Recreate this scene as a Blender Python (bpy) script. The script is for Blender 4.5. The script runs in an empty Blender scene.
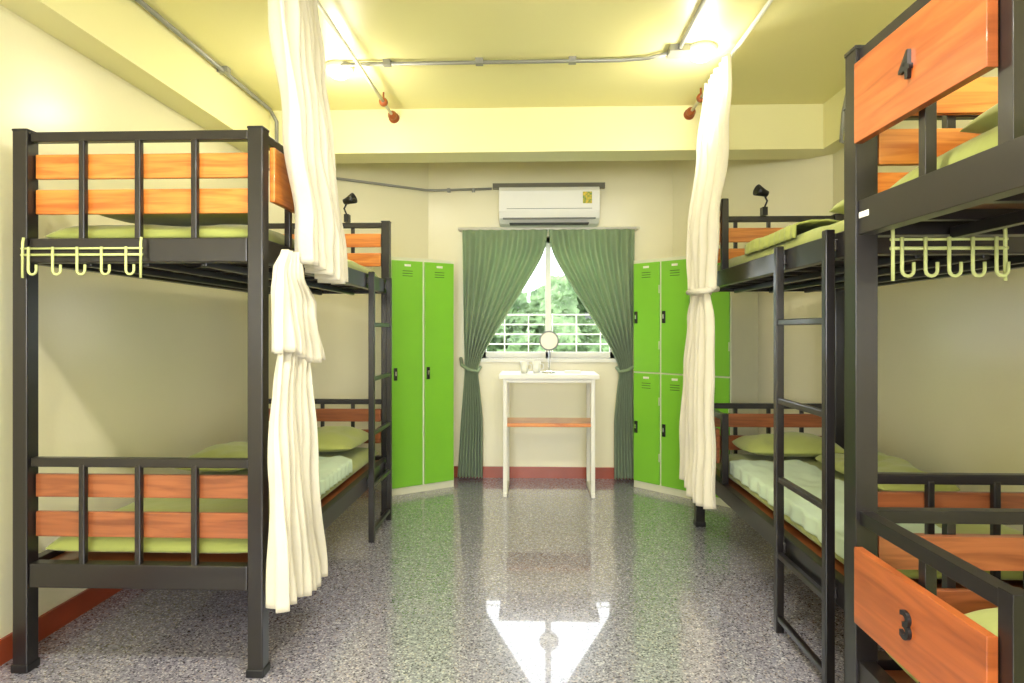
import bpy, bmesh, math, random
from mathutils import Vector, Matrix, noise
random.seed(4)
scene=bpy.context.scene
try:
    scene.view_settings.view_transform='Standard'
    scene.view_settings.look='None'
    scene.view_settings.exposure=0.0
except Exception as e: print(e)

def lin(c):
    r=[]
    for v in c:
        v=v/255.0
        r.append(v/12.92 if v<=0.04045 else ((v+0.055)/1.055)**2.4)
    return (r[0],r[1],r[2],1)

def mat(name,col,rough=0.5,metal=0.0,var=0.0,vscale=8,bump=0.0,bscale=40,coat=0.0,sheen=0.0,trans=0.0,col2=None):
    m=bpy.data.materials.new(name); m.use_nodes=True
    nt=m.node_tree; b=nt.nodes['Principled BSDF']
    c=lin(col)
    b.inputs['Base Color'].default_value=c
    b.inputs['Roughness'].default_value=rough
    b.inputs['Metallic'].default_value=metal
    b.inputs['Coat Weight'].default_value=coat
    b.inputs['Coat Roughness'].default_value=0.08
    b.inputs['Sheen Weight'].default_value=sheen
    tc=nt.nodes.new('ShaderNodeTexCoord')
    if var>0 or col2:
        n=nt.nodes.new('ShaderNodeTexNoise'); n.inputs['Scale'].default_value=vscale; n.inputs['Detail'].default_value=5
        nt.links.new(tc.outputs['Object'],n.inputs['Vector'])
        r=nt.nodes.new('ShaderNodeValToRGB')
        r.color_ramp.elements[0].position=0.3; r.color_ramp.elements[1].position=0.7
        c2=lin(col2) if col2 else tuple(min(1,x*(1+var)) for x in c[:3])+(1,)
        c1=tuple(x*(1-var) for x in c[:3])+(1,)
        r.color_ramp.elements[0].color=c1; r.color_ramp.elements[1].color=c2
        nt.links.new(n.outputs['Fac'],r.inputs['Fac']); nt.links.new(r.outputs['Color'],b.inputs['Base Color'])
    if bump>0:
        n2=nt.nodes.new('ShaderNodeTexNoise'); n2.inputs['Scale'].default_value=bscale; n2.inputs['Detail'].default_value=4
        nt.links.new(tc.outputs['Object'],n2.inputs['Vector'])
        bp=nt.nodes.new('ShaderNodeBump'); bp.inputs['Strength'].default_value=bump; bp.inputs['Distance'].default_value=0.01
        nt.links.new(n2.outputs['Fac'],bp.inputs['Height']); nt.links.new(bp.outputs['Normal'],b.inputs['Normal'])
    if trans>0:
        out=nt.nodes['Material Output']
        t=nt.nodes.new('ShaderNodeBsdfTranslucent'); t.inputs['Color'].default_value=c
        mx=nt.nodes.new('ShaderNodeMixShader'); mx.inputs[0].default_value=trans
        nt.links.new(b.outputs[0],mx.inputs[1]); nt.links.new(t.outputs[0],mx.inputs[2]); nt.links.new(mx.outputs[0],out.inputs['Surface'])
    return m

def emis(name,col,s):
    m=bpy.data.materials.new(name); m.use_nodes=True
    b=m.node_tree.nodes['Principled BSDF']; b.inputs['Base Color'].default_value=(1,1,1,1)
    b.inputs['Emission Color'].default_value=lin(col); b.inputs['Emission Strength'].default_value=s
    return m

def woodmat(name,ca,cb,scale=(2,2,25),rough=0.3):
    m=bpy.data.materials.new(name); m.use_nodes=True; nt=m.node_tree; b=nt.nodes['Principled BSDF']
    tc=nt.nodes.new('ShaderNodeTexCoord'); mp=nt.nodes.new('ShaderNodeMapping'); mp.inputs['Scale'].default_value=scale
    n=nt.nodes.new('ShaderNodeTexNoise'); n.inputs['Scale'].default_value=1.6; n.inputs['Detail'].default_value=7; n.inputs['Distortion'].default_value=0.8
    r=nt.nodes.new('ShaderNodeValToRGB'); r.color_ramp.elements[0].position=0.32; r.color_ramp.elements[1].position=0.62
    r.color_ramp.elements[0].color=lin(ca); r.color_ramp.elements[1].color=lin(cb)
    nt.links.new(tc.outputs['Object'],mp.inputs[0]); nt.links.new(mp.outputs[0],n.inputs['Vector']); nt.links.new(n.outputs['Fac'],r.inputs[0]); nt.links.new(r.outputs[0],b.inputs['Base Color'])
    b.inputs['Roughness'].default_value=rough; b.inputs['Coat Weight'].default_value=0.3
    return m

# ---------- materials
M_wall=mat('wall_paint',(240,234,200),0.26,var=0.02,vscale=1.5,bump=0.05,bscale=60)
M_ceil=mat('ceiling_paint',(244,237,170),0.4,var=0.02,vscale=1.2,bump=0.04,bscale=60)
M_beam=mat('beam_paint',(244,238,180),0.4,var=0.02,vscale=1.2)
M_base=mat('baseboard_paint',(154,66,36),0.35,var=0.12,vscale=6)
M_black=mat('black_metal',(25,21,22),0.34,0.0,var=0.1,vscale=20,coat=0.2)
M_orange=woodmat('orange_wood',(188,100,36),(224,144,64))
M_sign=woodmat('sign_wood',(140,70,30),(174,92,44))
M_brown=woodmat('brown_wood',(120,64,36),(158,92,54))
M_ply=woodmat('plywood',(96,60,34),(120,78,46),rough=0.6)
M_lime=mat('lime_sheet',(158,166,86),0.8,var=0.08,vscale=5,bump=0.8,bscale=9,sheen=0.2)
M_lime2=mat('lime_pillowcase',(164,172,94),0.8,var=0.08,vscale=6,bump=0.6,bscale=12,sheen=0.2)
M_pale=mat('pale_sheet',(192,212,184),0.8,var=0.05,vscale=6,bump=0.5,bscale=10,sheen=0.2)
M_white=mat('white_enamel',(232,230,218),0.35,var=0.02)
M_plastic=mat('white_plastic',(236,236,228),0.3,var=0.01)
M_grey=mat('grey_plastic',(120,122,118),0.5,var=0.05)
M_cond=mat('conduit_grey',(150,150,142),0.4,metal=0.3,var=0.06)
M_duct=mat('cable_duct',(112,108,90),0.5,var=0.06)
M_curt=mat('cream_curtain',(234,228,208),0.85,var=0.04,bump=0.3,bscale=25,sheen=0.2,trans=0.22)
M_gcurt=mat('sage_curtain',(168,190,152),0.85,var=0.1,vscale=4,bump=0.3,bscale=30,sheen=0.3,trans=0.40)
M_green=mat('locker_green',(128,196,56),0.3,var=0.03,vscale=2,coat=0.3)
M_lockw=mat('locker_body',(222,222,196),0.4,var=0.02)
M_dark=mat('dark_plastic',(22,22,24),0.4,var=0.1)
M_hook=mat('hook_plastic',(200,208,140),0.4,var=0.03)
M_red=mat('red_brown_wood_knob',(150,78,34),0.4,var=0.1)
M_chrome=mat('chrome',(220,220,220),0.06,metal=1.0,var=0.01)
M_mirror=mat('mirror_face',(214,208,180),.4,metal=.2,var=.02)
M_sticker=mat('energy_sticker',(240,200,40),0.5,col2=(60,140,60),vscale=60)
M_leaf=mat('foliage',(72,104,60),0.8,var=0.4,vscale=5,bump=1,bscale=6,col2=(128,156,104))
M_bark=mat('bark',(90,70,50),0.9,var=0.2)
M_concrete=mat('concrete',(104,106,104),0.8,var=0.05)

def floor_mat():
    m=bpy.data.materials.new('terrazzo_floor'); m.use_nodes=True; nt=m.node_tree; b=nt.nodes['Principled BSDF']
    tc=nt.nodes.new('ShaderNodeTexCoord')
    v=nt.nodes.new('ShaderNodeTexVoronoi'); v.inputs['Scale'].default_value=165
    nt.links.new(tc.outputs['Object'],v.inputs['Vector'])
    sp=nt.nodes.new('ShaderNodeSeparateColor'); nt.links.new(v.outputs['Color'],sp.inputs[0])
    r=nt.nodes.new('ShaderNodeValToRGB'); cr=r.color_ramp; cr.interpolation='CONSTANT'
    cr.elements[0].position=0; cr.elements[0].color=lin((92,90,100))
    cr.elements[1].position=0.14; cr.elements[1].color=lin((150,148,162))
    for p,c in ((0.45,(168,166,178)),(0.7,(134,131,146)),(0.86,(204,202,210)),(0.95,(180,168,166))):
        e=cr.elements.new(p); e.color=lin(c)
    nt.links.new(sp.outputs[0],r.inputs[0])
    n=nt.nodes.new('ShaderNodeTexNoise'); n.inputs['Scale'].default_value=50; n.inputs['Detail'].default_value=6
    nt.links.new(tc.outputs['Object'],n.inputs['Vector'])
    r2=nt.nodes.new('ShaderNodeValToRGB'); r2.color_ramp.elements[0].position=.35; r2.color_ramp.elements[1].position=.65
    r2.color_ramp.elements[0].color=(0.80,0.80,0.82,1); r2.color_ramp.elements[1].color=(1,1,1,1)
    nt.links.new(n.outputs['Fac'],r2.inputs[0])
    mx=nt.nodes.new('ShaderNodeMix'); mx.data_type='RGBA'; mx.blend_type='MULTIPLY'; mx.inputs[0].default_value=1
    nt.links.new(r.outputs[0],mx.inputs[6]); nt.links.new(r2.outputs[0],mx.inputs[7])
    bk=nt.nodes.new('ShaderNodeTexBrick'); bk.offset=0; bk.inputs['Scale'].default_value=1; bk.inputs['Brick Width'].default_value=.6; bk.inputs['Row Height'].default_value=.6
    bk.inputs['Mortar Size'].default_value=.0012
    bk.inputs['Color1'].default_value=(1,1,1,1); bk.inputs['Color2'].default_value=(.97,.97,.97,1); bk.inputs['Mortar'].default_value=(.8,.8,.8,1)
    nt.links.new(tc.outputs['Object'],bk.inputs['Vector'])
    m2=nt.nodes.new('ShaderNodeMix'); m2.data_type='RGBA'; m2.blend_type='MULTIPLY'; m2.inputs[0].default_value=1
    nt.links.new(mx.outputs[2],m2.inputs[6]); nt.links.new(bk.outputs['Color'],m2.inputs[7])
    nt.links.new(m2.outputs[2],b.inputs['Base Color'])
    b.inputs['Roughness'].default_value=0.22
    b.inputs['Specular IOR Level'].default_value=0.5
    b.inputs['Coat Weight'].default_value=0.9; b.inputs['Coat Roughness'].default_value=0.03
    return m
M_floor=floor_mat()

# ---------- mesh builder
class MB:
    def __init__(s): s.v=[];s.f=[];s.m=[];s.sm=[];s.mats=[];s.T=lambda p:p
    def mi(s,m):
        if m not in s.mats: s.mats.append(m)
        return s.mats.index(m)
    def add(s,vs,fs,m,smooth=False):
        o=len(s.v); i=s.mi(m)
        for p in vs: s.v.append(s.T(p))
        for f in fs:
            s.f.append([a+o for a in f]); s.m.append(i); s.sm.append(smooth and len(f)<=4)
    def box(s,lo,hi,m):
        x0,x1=sorted((lo[0],hi[0]));y0,y1=sorted((lo[1],hi[1]));z0,z1=sorted((lo[2],hi[2]))
        vs=[(x0,y0,z0),(x1,y0,z0),(x1,y1,z0),(x0,y1,z0),(x0,y0,z1),(x1,y0,z1),(x1,y1,z1),(x0,y1,z1)]
        s.add(vs,[(0,3,2,1),(4,5,6,7),(0,1,5,4),(1,2,6,5),(2,3,7,6),(3,0,4,7)],m)
    def cbox(s,c,sz,m):
        s.box([c[i]-sz[i]/2 for i in range(3)],[c[i]+sz[i]/2 for i in range(3)],m)
    def tube(s,pts,r,m,n=8):
        pts=[Vector(p) for p in pts]; rings=[]
        prev=None
        for i,p in enumerate(pts):
            d=(pts[min(i+1,len(pts)-1)]-pts[max(i-1,0)]).normalized()
            if prev is None:
                a=d.orthogonal().normalized()
            else:
                a=(prev-d*prev.dot(d))
                a=a.normalized() if a.length>1e-6 else d.orthogonal().normalized()
            prev=a; b=d.cross(a)
            rings.append([tuple(p+(a*math.cos(2*math.pi*k/n)+b*math.sin(2*math.pi*k/n))*r) for k in range(n)])
        vs=[q for g in rings for q in g]; fs=[]
        for i in range(len(rings)-1):
            for k in range(n):
                fs.append((i*n+k,i*n+(k+1)%n,(i+1)*n+(k+1)%n,(i+1)*n+k))
        fs.append(tuple(range(n))[::-1]); fs.append(tuple((len(rings)-1)*n+k for k in range(n)))
        s.add(vs,fs,m,True)
    def lathe(s,c,prof,m,n=24,axis='z'):
        vs=[];fs=[]
        for (r,h) in prof:
            for k in range(n):
                a=2*math.pi*k/n; x,y=r*math.cos(a),r*math.sin(a)
                if axis=='z': vs.append((c[0]+x,c[1]+y,c[2]+h))
                else: vs.append((c[0]+x,c[1]+h,c[2]+y))
        for i in range(len(prof)-1):
            for k in range(n): fs.append((i*n+k,i*n+(k+1)%n,(i+1)*n+(k+1)%n,(i+1)*n+k))
        fs.append(tuple(range(n))); fs.append(tuple((len(prof)-1)*n+k for k in range(n)))
        s.add(vs,fs,m,True)
    def grid(s,rows,m):
        nr=len(rows);nc=len(rows[0]); vs=[p for r in rows for p in r]; fs=[]
        for i in range(nr-1):
            for j in range(nc-1):
                fs.append((i*nc+j,i*nc+j+1,(i+1)*nc+j+1,(i+1)*nc+j))
        s.add(vs,fs,m,True)
    def done(s,name,bevel=0.0,solid=0.0,recalc=True):
        me=bpy.data.meshes.new(name); me.from_pydata([tuple(p) for p in s.v],[],s.f)
        for m in s.mats: me.materials.append(m)
        for i,p in enumerate(me.polygons): p.material_index=s.m[i]; p.use_smooth=s.sm[i]
        if recalc:
            bm=bmesh.new(); bm.from_mesh(me); bmesh.ops.recalc_face_normals(bm,faces=bm.faces); bm.to_mesh(me); bm.free()
        me.update()
        o=bpy.data.objects.new(name,me); scene.collection.objects.link(o)
        if solid:
            d=o.modifiers.new('sol','SOLIDIFY'); d.thickness=solid; d.offset=0
        if bevel:
            d=o.modifiers.new('bev','BEVEL'); d.width=bevel; d.segments=2; d.limit_method='ANGLE'; d.angle_limit=math.radians(50)
        return o

def quick_box(name,lo,hi,m,bevel=0):
    b=MB(); b.box(lo,hi,m); return b.done(name,bevel)

# ---------- room
XL,XR,YB,YR,ZC=-1.92,1.98,5.2,-2.6,2.66
LC=(-0.87,5.2); LE=(XL,4.45); RC=(1.11,5.2); RE=(XR,4.33)
quick_box('floor',(XL-.15,YR-.15,-.1),(XR+.15,YB+.15,0),M_floor)
quick_box('ceiling',(XL-.15,YR-.15,ZC),(XR+.15,YB+.15,ZC+.1),M_ceil)
quick_box('wall_left',(XL-.15,YR-.15,0),(XL,YB+.15,ZC),M_wall)
quick_box('wall_right',(XR,YR-.15,0),(XR+.15,YB+.15,ZC),M_wall)
FX0,FX1,FZ0,FZ1=-1.3,1.3,.85,2.15
b=MB()
b.box((XL,YR-.15,0),(FX0,YR,ZC),M_wall); b.box((FX1,YR-.15,0),(XR,YR,ZC),M_wall)
b.box((FX0,YR-.15,0),(FX1,YR,FZ0),M_wall); b.box((FX0,YR-.15,FZ1),(FX1,YR,ZC),M_wall)
b.done('wall_front')  # wall opening is added, to let in the rear fill light
WX0,WX1,WZ0,WZ1=-.45,.66,.97,1.96
b=MB()
b.box((XL,YB,0),(WX0,YB+.15,ZC),M_wall); b.box((WX1,YB,0),(XR,YB+.15,ZC),M_wall)
b.box((WX0,YB,0),(WX1,YB+.15,WZ0),M_wall); b.box((WX0,YB,WZ1),(WX1,YB+.15,ZC),M_wall)
b.done('wall_back')
def prism(name,pts,z0,z1,m):
    b=MB(); n=len(pts)
    vs=[(p[0],p[1],z0) for p in pts]+[(p[0],p[1],z1) for p in pts]
    fs=[tuple(range(n)),tuple(range(n,2*n))]+[(i,(i+1)%n,n+(i+1)%n,n+i) for i in range(n)]
    b.add(vs,fs,m); return b.done(name)
def slabwall(name,p,q,t):
    p=Vector(p);q=Vector(q);d=(q-p).normalized(); n=Vector((-d.y,d.x))*t
    return prism(name,[p,q,q+n,p+n],0,ZC,M_wall)
slabwall('wall_left_diagonal',LE,LC,.06)
slabwall('wall_right_diagonal',RC,RE,.06)
quick_box('trim_1',(XL,4.2,2.37),(XR,4.45,ZC),M_beam)
quick_box('trim_2',(XL,YR,2.37),(XL+.16,4.2,ZC),M_beam)
quick_box('trim_3',(XR-.12,YR,2.37),(XR,4.2,ZC),M_beam)
def bb(name,p,q,side=0.012,h=.09):
    p=Vector(p);q=Vector(q); d=(q-p).normalized(); n=Vector((-d.y,d.x))*side
    prism(name,[p,q,q+n,p+n],0,h,M_base)
bb('baseboard_left',(XL,LE[1]),(XL,YR))
bb('baseboard_back',(RC[0],YB),(LC[0],YB))
bb('baseboard_left_diagonal',LC,LE)
bb('baseboard_right_diagonal',RE,RC)
bb('baseboard_right',(XR,YR),(XR,RE[1]))

# ---------- window
gl=bpy.data.materials.new('window_glass'); gl.use_nodes=True; nt=gl.node_tree
tr=nt.nodes.new('ShaderNodeBsdfTransparent'); gs=nt.nodes.new('ShaderNodeBsdfGlossy'); gs.inputs['Roughness'].default_value=.02
mx=nt.nodes.new('ShaderNodeMixShader'); mx.inputs[0].default_value=.002
nt.links.new(tr.outputs[0],mx.inputs[1]); nt.links.new(gs.outputs[0],mx.inputs[2]); nt.links.new(mx.outputs[0],nt.nodes['Material Output'].inputs[0])
b=MB(); fy0,fy1=YB+.04,YB+.10
def fr(x0,x1,z0,z1,y0=fy0,y1=fy1): b.box((x0,y0,z0),(x1,y1,z1),M_white)
fr(WX0,WX0+.05,WZ0,WZ1); fr(WX1-.05,WX1,WZ0,WZ1); fr(WX0,WX1,WZ0,WZ0+.05); fr(WX0,WX1,WZ1-.05,WZ1)
fr(.085,.13,WZ0,WZ1); fr(WX0-.03,WX1+.03,WZ0-.03,WZ0,YB-.04,YB+.15)
b.box((WX0+.05,fy0+.02,WZ0+.05),(.085,fy0+.024,WZ1-.05),gl); b.box((.13,fy0+.03,WZ0+.05),(WX1-.05,fy0+.034,WZ1-.05),gl)
b.done('window_1',0.003)
b=MB()
def fr2(x0,x1,z0,z1): b.box((x0,YR-.10,z0),(x1,YR-.04,z1),M_white)
fr2(FX0,FX0+.05,FZ0,FZ1); fr2(FX1-.05,FX1,FZ0,FZ1); fr2(FX0,FX1,FZ0,FZ0+.05); fr2(FX0,FX1,FZ1-.05,FZ1); fr2(-.02,.02,FZ0,FZ1)
b.done('added_fill_window',0.003)  # unseen rear window frame, added around the fill light
b=MB()
for i in range(5): b.tube([(-1.6,5.9,.98+i*.09),(2.0,5.9,.98+i*.09)],.006,M_white)
for i in range(18): b.box((-1.6+i*.22-.005,5.89,0),(-1.6+i*.22+.005,5.905,1.35),M_white)
b.done('balcony_railing')
quick_box('balcony_slab',(-4,5.36,-.15),(5,6.1,0),M_concrete)
def tree(name,x,y,z0,h,r,k):
    b=MB(); b.tube([(x,y,z0),(x+.1,y,z0+h*.5),(x,y,z0+h)],.09,M_bark)
    bm=bmesh.new()
    for i in range(k):
        c=Vector((x+random.uniform(-r,r),y+random.uniform(-r,r)*.6,z0+h+random.uniform(-1,.55)*r)); rr=r*random.uniform(.16,.32)
        g=bmesh.ops.create_icosphere(bm,subdivisions=4,radius=rr,matrix=Matrix.Translation(c))
        for v in g['verts']:
            d=(v.co-c).normalized(); v.co+=d*rr*(.5*noise.noise(v.co*5)+.4*noise.noise(v.co*16))
    vs=[tuple(v.co) for v in bm.verts]; fs=[tuple(v.index for v in f.verts) for f in bm.faces]; bm.free()
    b.add(vs,fs,M_leaf); return b.done(name)
tree('garden_tree',-1.1,12,-3,3.9,1.3,30)
tree('garden_tree',1.2,10.5,-3,4.4,1.1,36)
tree('garden_tree',.2,12.5,-3,3.7,1.1,30)
quick_box('garden_ground',(-25,6.2,-3.2),(25,40,-3),M_leaf)
b=MB(); b.box((-3.5,17,-3),(1.6,20,1.7),M_concrete); b.box((-3.7,16.8,1.7),(1.8,20.2,1.85),M_base)
for i in range(4): b.box((-3.0+i*1.1,16.95,.5),(-2.4+i*1.1,17.02,1.4),M_grey)
b.done('neighbour_house')

# ---------- bunk beds
W,L=.835,1.92
def bunk(ox,oy,sx,sy,nums=None,upper_board=M_orange,lower_board=M_brown,sign=None):
    b=MB(); b.T=lambda p:(ox+sx*p[0],oy+sy*p[1],p[2])
    p=.027; sign=sign or upper_board; sign2=sign if nums else lower_board
    for x in (0,W):
        for y in (0,L):
            b.box((x-p,y-p,.02),(x+p,y+p,1.9),M_black)
            b.box((x-p-.004,y-p-.004,0),(x+p+.004,y+p+.004,.03),M_dark)
            b.box((x-p-.002,y-p-.002,1.895),(x+p+.002,y+p+.002,1.905),M_dark)
    for yy,o in ((0,-1),(L,1)):
        for (z,h,t) in ((1.878,.034,.034),(1.478,.085,.045),(.735,.032,.032),(.34,.085,.045)):
            b.cbox((W/2,yy,z),(W-.06,t,h),M_black)
        for x in (.22,.42,.62):
            b.cbox((x,yy+o*.008,1.685),(.022,.022,.36),M_black)
            b.cbox((x,yy+o*.008,.55),(.022,.022,.36),M_black)
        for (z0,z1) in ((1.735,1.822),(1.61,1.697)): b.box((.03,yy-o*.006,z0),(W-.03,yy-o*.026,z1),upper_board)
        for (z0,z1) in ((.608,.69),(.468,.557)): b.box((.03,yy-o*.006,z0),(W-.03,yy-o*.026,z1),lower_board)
    for x in (0,W):
        for z in (1.478,.34): b.box((x-.02,p,z-.042),(x+.02,L-p,z+.042),M_black)
    for (zt,zb,b0,b1,m,h) in ((1.878,1.52,1.655,1.85,sign,.034),(.735,.382,.485,.67,sign2,.032)):
        b.cbox((0,.27,zt),(.034,.49,h),M_black)
        b.box((-.018,.50,zb-.01),(.018,.536,zt+h/2+.004),M_black)
        b.box((-.020,.045,b0),(-.040,.505,b1),m)
        b.box((-.012,.26,zb),(.012,.284,zt-.01),M_black)
    for i in range(9): b.box((.02,.12+i*.21,1.452),(W-.02,.145+i*.21,1.476),M_black)
    for x in (.21,.42,.63): b.box((x-.012,.03,1.425),(x+.012,L-.03,1.452),M_black)
    b.box((.024,.03,1.476),(W-.024,L-.03,1.486),M_ply)
    for i in range(7): b.box((.02,.15+i*.27,.315),(W-.02,.18+i*.27,.34),M_black)
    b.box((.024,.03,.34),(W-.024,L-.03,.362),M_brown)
    for y in (L-.53,L-.10): b.box((-.058,y-.016,0),(-.026,y+.016,1.53),M_black)
    for z in (.06,.31,.61,.92,1.23): b.box((-.053,L-.53,z-.012),(-.032,L-.10,z+.012),M_black)
    for z in (1.478,.34):
        for y in (L-.53,L-.10): b.box((-.03,y-.02,z-.02),(-.018,y+.02,z+.02),M_black)
    if nums: b.box((-.0215,.03,1.475),(-.019,.075,1.490),M_plastic)
    o=b.done('bunk_bed',0.004)
    if nums:
        for t,z in ((nums[0],1.75),(nums[1],.577)):
            c=bpy.data.curves.new('number_'+t,'FONT'); c.body=t; c.size=.082; c.extrude=.004; c.offset=.0015; c.align_x='CENTER'; c.align_y='CENTER'
            to=bpy.data.objects.new('number_'+t,c); scene.collection.objects.link(to)
            y=oy+sy*.27; x=ox+sx*(-.044)
            to.matrix_world=Matrix(((0,0,-1,x),(-1,0,0,y),(0,1,0,z),(0,0,0,1))); c.materials.append(M_dark)
            bpy.context.view_layer.update()
            to.parent=o
    return b.T
def cushion(name,T,c,s,m,p=10,q=.5,nz=.004,ns=6,N=40):
    b=MB()
    if T: b.T=T
    def h(u,v): return (max(0,(1-abs(u)**p))*max(0,(1-abs(v)**p)))**q
    us=[math.sin(math.pi/2*(2*i/N-1)) for i in range(N+1)]
    for sg in (1,-1):
        rows=[]
        for v in us:
            r=[]
            for u in us:
                pinch=1-.06*(u*u*v*v) if p<6 else 1
                x=c[0]+s[0]/2*u*pinch; y=c[1]+s[1]/2*v*pinch
                z=s[2]/2*h(u,v)
                n=noise.noise(Vector((x*ns,y*ns,c[2]*3)))*nz*2+noise.noise(Vector((x*ns*3,y*ns*2,1)))*nz
                if sg<0: z*=.55
                r.append((x,y,c[2]+sg*z+(n if sg>0 else 0)*min(1,h(u,v)*1.5)))
            rows.append(r)
        b.grid(rows,m)
    o=b.done(name)
    bm=bmesh.new(); bm.from_mesh(o.data); bmesh.ops.remove_doubles(bm,verts=bm.verts,dist=1e-5); bmesh.ops.recalc_face_normals(bm,faces=bm.faces); bm.to_mesh(o.data); bm.free()
    return o
def blanket(T,x0,x1,y0,y1,ztop,m,name='blanket',drop=.1,amp=.012,seed=0):
    b=MB(); b.T=T; rows=[]
    NY=70;NX=50
    for j in range(NY+1):
        y=y0+(y1-y0)*j/NY; r=[]
        for i in range(NX+1):
            t=i/NX*(x1-x0+drop)
            if t<drop: x=x0+.006*math.sin(j*.9); z=ztop-(drop-t)
            else: x=x0+(t-drop); z=ztop
            n=amp*(1+noise.noise(Vector((x*7+seed,y*5,seed)))+.7*noise.noise(Vector((x*14,y*9,seed+3)))+.4*noise.noise(Vector((x*9+y*22,y*6,seed+7))))
            k=min(1,max(0,(t-drop*.6)/.08))
            r.append((x-(1-k)*n*.3,y+.03*noise.noise(Vector((x*4,seed,y))),z+k*n))
        rows.append(r)
    b.grid(rows,m); return b.done(name,solid=.008)

T1=bunk(-.965,2.2,-1,1)
T2=bunk(1.01,3.97,1,-1)
T3=bunk(.82,1.64,1,-1,nums=('4','3'),sign=M_sign)
MS=(W-.075,L-.08,.13)
for T in (T1,T2,T3):
    cushion('mattress',T,(W/2,L/2,1.537),MS,M_lime)
    cushion('mattress',T,(W/2,L/2,.413),MS,M_lime)
LZ,UZ=.485,1.612
cushion('pillow',T1,(.26,1.58,LZ+.05),(.42,.5,.16),M_lime2,p=2.4,q=.6,nz=.008)
cushion('pillow',T1,(.60,1.05,LZ+.05),(.36,.5,.15),M_lime2,p=2.4,q=.6,nz=.008)
blanket(T1,.036,.40,.6,1.25,LZ+.006,M_pale,seed=2,drop=.06)
cushion('pillow',T1,(.45,.3,UZ+.045),(.6,.4,.12),M_lime2,p=2.4,q=.6,nz=.008)
cushion('pillow',T2,(.42,.28,LZ+.05),(.55,.36,.16),M_lime2,p=2.4,q=.6,nz=.008)
blanket(T2,.036,.40,.5,1.8,LZ+.006,M_pale,seed=5,drop=.06)
cushion('folded_blanket',T2,(.61,.9,LZ+.045),(.34,.7,.09),M_lime2,p=5,q=.5,nz=.012)
cushion('pillow',T2,(.42,1.62,UZ+.05),(.6,.42,.17),M_lime2,p=2.4,q=.6,nz=.008)
blanket(T2,.037,.76,.75,1.38,UZ+.008,M_lime,seed=8,drop=.05,amp=.018)
cushion('pillow',T3,(.45,.30,UZ+.05),(.6,.4,.16),M_lime2,p=2.4,q=.6,nz=.008)
cushion('pillow',T3,(.45,.30,LZ+.05),(.6,.4,.16),M_lime2,p=2.4,q=.6,nz=.008)

def hooks(x0,x1,y,z,n,sgn,r=.0045):
    b=MB()
    b.tube([(x0,y,z),(x1,y,z)],r,M_hook)
    b.tube([(x0,y,z+.022),(x1,y,z+.022)],r*.8,M_hook)
    for i in range(n):
        x=x0+(x1-x0)*(i+.4)/n
        pts=[(x,y,z+.026),(x,y,z-.04)]
        for k in range(7):
            a=math.pi*k/6
            pts.append((x+.014-.014*math.cos(a),y,z-.055-.014*math.sin(a)))
        pts.append((x+.028,y,z-.035))
        pts=[(p[0],p[1]+sgn*.01,p[2]) for p in pts]
        b.tube(pts,r,M_hook,6)
    for x in (x0+.006,x1-.006): b.tube([(x,y,z-.08),(x,y,z+.04),(x,y-sgn*.004,z+.06)],r,M_hook)
    b.done('hook_rack')
hooks(-1.78,-1.35,2.155,1.46,5,-1)
hooks(.87,1.15,1.60,1.40,5,-1)

# ---------- lockers
def locker(o,ang,w,rows,cols=2,depth=.4,H=1.73):
    b=MB(); ca,sa=math.cos(ang),math.sin(ang)
    b.T=lambda p:(o[0]+p[0]*ca-p[1]*sa,o[1]+p[0]*sa+p[1]*ca,p[2])
    b.box((0,.016,.0),(w,depth,H),M_lockw)
    cw=w/cols; z0=.05; rh=(H-.02-z0)/rows
    for c in range(cols):
        for r in range(rows):
            x0=c*cw+.010; x1=(c+1)*cw-.010; a=z0+r*rh+.006; e=z0+(r+1)*rh-.006
            b.box((x0,0,a),(x1,.016,e),M_green)
            xm=(x0+x1)/2
            for k in range(3): b.box((xm-.04,-.0012,e-.075-k*.018),(xm+.04,.001,e-.071-k*.018),M_dark)
            b.box((xm-.025,-.003,e-.04),(xm+.025,.001,e-.024),M_white)
            zl=(a+e)/2 
            b.box((x0+.012,-.010,zl-.045),(x0+.036,.001,zl+.045),M_dark)
            b.box((x0+.018,-.016,zl-.012),(x0+.030,-.008,zl+.02),M_chrome)
            for z in (.25,.75):
                b.tube([(x1+.002,-.002,z0+rh*(r+z)-.03),(x1+.002,-.002,z0+rh*(r+z)+.03)],.004,M_lockw,6)
    return b.done('metal_locker',0.002)
locker((-1.035,4.565),math.radians(35.5),.52,1,depth=.36)
locker((.745,4.92),math.radians(-45),.495,2,depth=.40)
locker((1.10,4.565),math.radians(-45),.30,2,cols=1,depth=.40)

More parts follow.
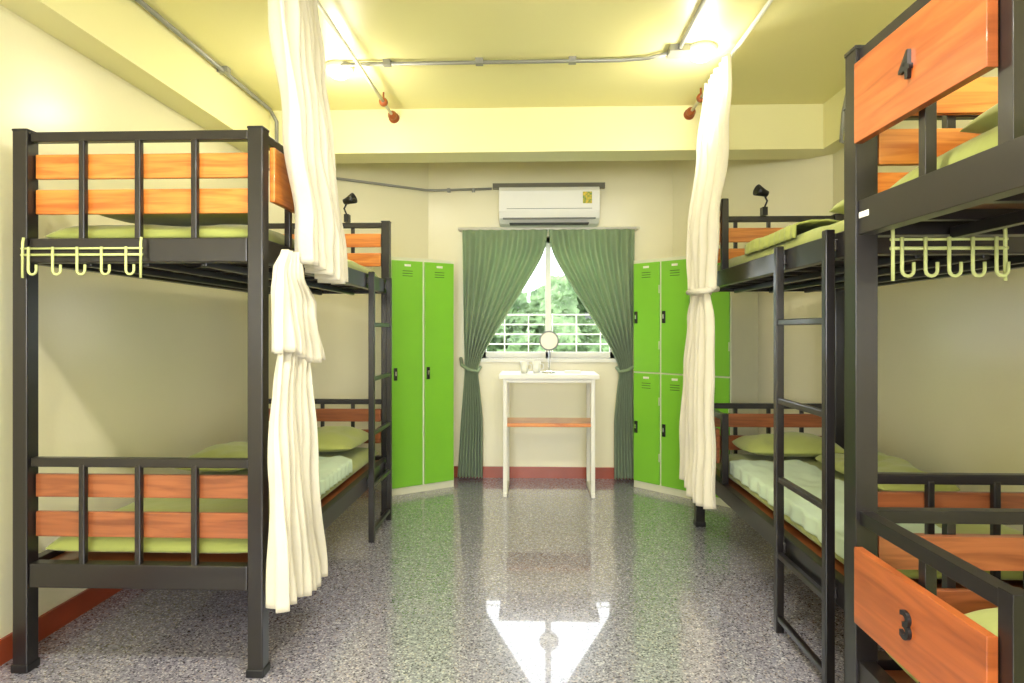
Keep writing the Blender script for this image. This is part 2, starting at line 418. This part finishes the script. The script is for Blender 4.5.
# ---------- green curtains
prof=[(2.0,.10),(1.85,.085),(1.75,.04),(1.5,-.11),(1.2,-.30),(1.0,-.42),(.88,-.465),(.8,-.45),(.5,-.42),(.02,-.42)]
outp=[(2.0,-.58),(1.2,-.57),(.88,-.56),(.5,-.59),(.02,-.62)]
def ip(pr,z):
    for (a,x),(c,y) in zip(pr,pr[1:]):
        if c<=z<=a: 
            t=(a-z)/(a-c); return x+(y-x)*t
    return pr[-1][1]
def sm(pr,z): return sum(ip(pr,min(2.0,max(.02,z+d))) for d in (-.06,-.03,0,.03,.06))/5
for mir in (False,True):
    b=MB(); rows=[]
    for j in range(81):
        z=2.0-j/80*1.98; xi=sm(prof,z); xo=sm(outp,z); r=[]
        amp=.024+.014*max(0,1-(xi-xo)/.6)
        if z>1.94: amp*=.6
        for i in range(121):
            u=i/120; x=xo+(xi-xo)*u; ph=2*math.pi*8*u+.6*noise.noise(Vector((u*3,z*1.2,5)))
            y=5.11+amp*math.sin(ph)+.008*noise.noise(Vector((u*9,z*2,1)))
            if mir: x=.21-x
            r.append((x,y,z))
        rows.append(r)
    b.grid(rows,M_gcurt)
    tx=lambda x:.21-x if mir else x
    b.tube([(tx(-.60),5.17,.97),(tx(-.58),5.06,.92),(tx(-.52),5.055,.885),(tx(-.455),5.065,.87),(tx(-.44),5.13,.90)],.012,M_gcurt)
    b.done('green_curtain',solid=.003)
b=MB(); b.tube([(-.62,5.13,2.012),(.83,5.13,2.012)],.012,M_white)
for x in (-.6,.1,.81): b.box((x-.01,5.13,2.0),(x+.01,5.198,2.02),M_white)
b.done('curtain_track')

# ---------- AC
b=MB(); Y0=5.197; pf=[(Y0,2.035),(5.04,2.035),(4.985,2.07),(4.965,2.125),(4.965,2.28),(4.985,2.31),(5.02,2.32),(Y0,2.32)]
x0,x1=-.28,.50; n=len(pf)
b.add([(x0,y,z) for y,z in pf]+[(x1,y,z) for y,z in pf],[tuple(range(n)),tuple(range(n,2*n))]+[(i,(i+1)%n,n+(i+1)%n,n+i) for i in range(n)],M_plastic)
b.box((x0+.03,4.97,2.063),(x1-.03,5.02,2.073),M_grey)
b.box((x0+.06,4.958,2.14),(x1-.06,4.968,2.143),M_grey)
b.box((x0+.08,5.0,2.032),(x1-.08,5.1,2.038),M_dark)
b.box((.37,4.961,2.18),(.44,4.966,2.27),M_sticker)
b.done('air_conditioner',0.006)

# ---------- conduits
b=MB()
b.tube([(LE[0]+.03,LE[1],2.335),(LC[0]-.02,LC[1]-.035,2.335),(LC[0]+.05,5.18,2.335),(-.35,5.18,2.345)],.010,M_cond)
b.box((-.34,5.14,2.34),(.56,5.198,2.38),M_duct)
for x in (-.7,-.5): b.box((x-.012,5.165,2.32),(x+.012,5.198,2.35),M_cond)
b.done('wall_conduit')
b=MB()
b.tube([(-1.08,3.44,2.642),(.45,3.44,2.642),(.60,3.42,2.642),(.70,3.36,2.642)],.011,M_cond)
b.tube([(.74,YR+.02,2.642),(.74,3.30,2.642)],.011,M_cond)
b.box((.69,3.29,2.625),(.79,3.39,2.66),M_cond)
for x in (-.8,-.3,.2): b.box((x-.02,3.42,2.63),(x+.02,3.46,2.66),M_cond)
for y in (0.5,1.5,2.5): b.box((.72,y-.02,2.63),(.76,y+.02,2.66),M_cond)
b.done('ceiling_conduit')
b=MB()
b.tube([(-1.73,YR+.02,2.64),(-1.73,4.12,2.64),(-1.71,4.18,2.58),(-1.71,4.18,2.36)],.012,M_cond)
for y in (.5,1.5,2.5,3.5): b.box((-1.76,y-.02,2.63),(-1.70,y+.02,2.66),M_cond)
b.done('ceiling_conduit')
b=MB()
b.tube([(1.845,2.9,2.64),(1.845,3.7,2.64),(1.845,3.85,2.60),(1.845,3.9,2.5),(1.845,3.93,2.34),(1.95,3.94,2.3),(1.965,3.94,1.9)],.012,M_cond)
b.done('wall_conduit')

# ---------- ceiling lamps
M_bulb=emis('lamp_glow',(255,246,224),40)
def lamp(x,y):
    b=MB(); b.lathe((x,y,ZC),[(.075,0),(.08,-.012),(.072,-.03),(.06,-.034)],M_plastic)
    b.lathe((x,y,ZC),[(.058,-.034),(.055,-.05),(.035,-.064),(.005,-.07)],M_bulb)
    b.done('ceiling_lamp')
def plight(x,y,z,w,col=(1,.94,.80),r=.07):
    l=bpy.data.lights.new('lamp_light','POINT'); l.energy=w; l.color=col; l.shadow_soft_size=r
    o=bpy.data.objects.new('lamp_light',l); o.location=(x,y,z); scene.collection.objects.link(o)
lamp(-1.08,3.5); lamp(.86,3.34)
plight(-1.08,3.5,2.42,11); plight(.86,3.34,2.42,11)
def area(x,y,z,sx,sy,w,col,name):
    l=bpy.data.lights.new(name,'AREA'); l.shape='RECTANGLE'; l.size=sx; l.size_y=sy; l.energy=w; l.color=col
    o=bpy.data.objects.new(name,l); o.location=(x,y,z); scene.collection.objects.link(o); return o
for (x,y,w_) in ((0,1.2,62),(0,-1.2,48)):
    b=MB(); b.box((x-.6,y-.09,2.60),(x+.6,y+.09,ZC),M_plastic); b.done('added_fill_fixture',.005)  # out-of-view housing, added to carry the overhead fill
    area(x,y,2.59,1.1,.14,w_,(1,.95,.85),'overhead_fill_light')  # soft fill added to brighten the room, no known tube here
o=area(0,YR-.12,(FZ0+FZ1)/2,FX1-FX0-.1,FZ1-FZ0-.1,145,(.97,.98,1),'rear_fill_light'); o.rotation_euler=(math.pi/2,0,0)  # added fill from behind the camera, lifts the lower room
l=bpy.data.lights.new('window_portal','AREA'); l.shape='RECTANGLE'; l.size=WX1-WX0; l.size_y=WZ1-WZ0
l.cycles.is_portal=True
o=bpy.data.objects.new('window_portal',l); o.location=((WX0+WX1)/2,YB+.14,(WZ0+WZ1)/2); o.rotation_euler=(-math.pi/2,0,0); scene.collection.objects.link(o)

# ---------- curtain rods
for x in (-.93,1.0):
    b=MB(); b.tube([(x,YR+.02,2.6),(x,4.19,2.6)],.010,M_white)
    b.lathe((x,4.2,2.6),[(.035,0),(.035,-.012),(.02,-.02),(.026,-.04),(.03,-.06),(.022,-.08),(.012,-.09)],M_red,16,axis='y')
    for y in (1.2,3.9):
        b.tube([(x,y,2.66),(x,y,2.6)],.006,M_red)
    b.lathe((x,3.9,2.6),[(.014,-.02),(.026,-.01),(.026,.01),(.014,.02)],M_red,16,axis='y')
    b.done('curtain_rod')
def drape(levels,folds=7,seed=0):
    b=MB()
    for lv in levels:
        rows=[]; zs=[l[0] for l in lv]; N=int((zs[0]-zs[-1])/.02)
        for j in range(N+1):
            z=zs[0]+(zs[-1]-zs[0])*j/N
            for A,B in zip(lv,lv[1:]):
                if B[0]-1e-6<=z<=A[0]+1e-6:
                    t=(A[0]-z)/(A[0]-B[0]); t=t*t*(3-2*t); c=[A[k]+(B[k]-A[k])*t for k in range(5)]; break
            r=[]
            for i in range(141):
                u=i/140; ph=2*math.pi*folds*u+1.6*noise.noise(Vector((u*2.5,z*1.1,seed)))
                fade=.7+.4*noise.noise(Vector((u*4,seed,z*1.5)))
                x=c[1]+c[2]*math.sin(ph)*fade+.014*noise.noise(Vector((u*6,z*4,seed+2)))
                y=c[3]+(c[4]-c[3])*u+.012*math.cos(ph*.5+z)
                zz=z+.025*math.sin(u*5+seed)*(j/N)
                r.append((x,y,zz))
            rows.append(r)
        b.grid(rows,M_curt)
    return b
b=drape([[(2.585,-.91,.04,2.15,2.62),(2.3,-.89,.05,2.17,2.66),(1.9,-.865,.055,2.2,2.70),(1.55,-.85,.055,2.28,2.80),(1.42,-.85,.06,2.30,2.82)],
   [(1.48,-.87,.02,2.2,2.34),(1.40,-.87,.03,2.14,2.36),(1.3,-.865,.04,2.10,2.48),(1.1,-.86,.05,2.08,2.56)],
   [(1.2,-.87,.025,2.16,2.45),(1.0,-.87,.03,2.12,2.42),(.7,-.87,.04,2.09,2.46),(.24,-.86,.05,2.08,2.56)]],seed=1)
b.done('cream_curtain',solid=.003)
b=drape([[(2.585,.97,.03,3.25,3.65),(2.2,.94,.035,3.2,3.68),(1.7,.89,.04,3.2,3.70),(1.4,.89,.035,3.25,3.65)],
   [(1.42,.89,.02,3.35,3.6),(1.25,.89,.035,3.28,3.68),(.9,.88,.04,3.22,3.75),(.30,.88,.05,3.2,3.8)]],folds=6,seed=9)
b.tube([(.93,3.3,1.41),(.87,3.26,1.40),(.84,3.4,1.40),(.86,3.62,1.41)],.014,M_curt)
b.done('cream_curtain',solid=.003)

# ---------- desk
b=MB(); dx0,dx1,dy0,dy1,dz=-.25,.45,4.58,5.02,.88
b.box((dx0-.01,dy0-.01,dz-.03),(dx1+.01,dy1,dz),M_white)
for x in (dx0+.035,dx1-.035):
    b.cbox((x,dy0+.03,(dz-.03)/2),(.03,.03,dz-.03),M_white)
    b.cbox((x,dy1-.03,(dz-.03)/2),(.03,.03,dz-.03),M_white)
    b.cbox((x,(dy0+dy1)/2,.015),(.03,dy1-dy0,.03),M_white)
    b.cbox((x,(dy0+dy1)/2,.49),(.025,dy1-dy0-.06,.025),M_white)
b.cbox(((dx0+dx1)/2,dy0+.03,.835),(dx1-dx0-.07,.02,.03),M_white)
b.box((dx0+.02,dy0+.02,.503),(dx1-.02,dy1-.12,.53),M_orange)
b.done('desk',.003)
b=MB(); mx_,my_=.105,4.78
b.lathe((mx_,my_,.88),[(.055,0),(.055,.008),(.02,.014),(.006,.02),(.006,.17)],M_chrome)
b.lathe((mx_,my_,1.12),[(.070,-.008),(.074,0),(.070,.008)],M_grey,32,axis='y')
b.lathe((mx_,my_-.009,1.12),[(.063,0),(.0625,-.001)],M_mirror,32,axis='y')
b.done('table_mirror')
def cup(x,y,r=.032,h=.085):
    b=MB(); b.lathe((x,y,.88),[(r*.8,0),(r,h),(r*.9,h),(r*.7,.008)],M_plastic,20)
    b.tube([(x+r*.9,y,.88+h*.8),(x+r+.02,y,.88+h*.7),(x+r+.02,y,.88+h*.35),(x+r*.85,y,.88+h*.25)],.004,M_plastic,6)
    b.done('coffee_mug')
cup(-.08,4.8); cup(.012,4.84)
b=MB(); b.box((.22,4.74,.88),(.34,4.86,.889),M_white); b.box((.223,4.743,.889),(.337,4.857,.896),M_plastic); b.done('notepad',.002)

def clip(x,y,s):
    b=MB(); b.cbox((x,y,1.925),(.03,.05,.05),M_dark)
    b.tube([(x,y,1.94),(x+.02*s,y,1.99),(x-.01*s,y-.01,2.04)],.006,M_dark)
    d=Vector((-.75*s,-.2,.25)).normalized(); c=Vector((x-.01*s,y-.01,2.04))
    a=d.orthogonal().normalized(); e=d.cross(a); prof=[(.008,-.035),(.020,-.03),(.024,0),(.036,.045),(.032,.045),(.01,.02)]
    vs=[];fs=[];n=14
    for r,h in prof:
        for k in range(n): vs.append(tuple(c+d*h+(a*math.cos(2*math.pi*k/n)+e*math.sin(2*math.pi*k/n))*r))
    for i in range(len(prof)-1):
        for k in range(n): fs.append((i*n+k,i*n+(k+1)%n,(i+1)*n+(k+1)%n,(i+1)*n+k))
    fs.append(tuple(range(n)))
    b.add(vs,fs,M_dark,True)
    b.done('clip_lamp')
clip(-1.22,4.12,-1); clip(1.40,3.97,1)

w=bpy.data.worlds.new('World'); scene.world=w; w.use_nodes=True; nt=w.node_tree
bg=nt.nodes['Background']; bg.inputs['Strength'].default_value=6.0
bg.inputs['Color'].default_value=(.90,.95,1,1)

cam=bpy.data.cameras.new('camera'); cam.sensor_width=36; cam.lens=22.5; cam.shift_y=-11.5/1024; cam.clip_start=.02
co=bpy.data.objects.new('camera',cam); co.location=(0,0,1.2); co.rotation_euler=(math.pi/2,0,math.atan(23/640)); scene.collection.objects.link(co)
scene.camera=co
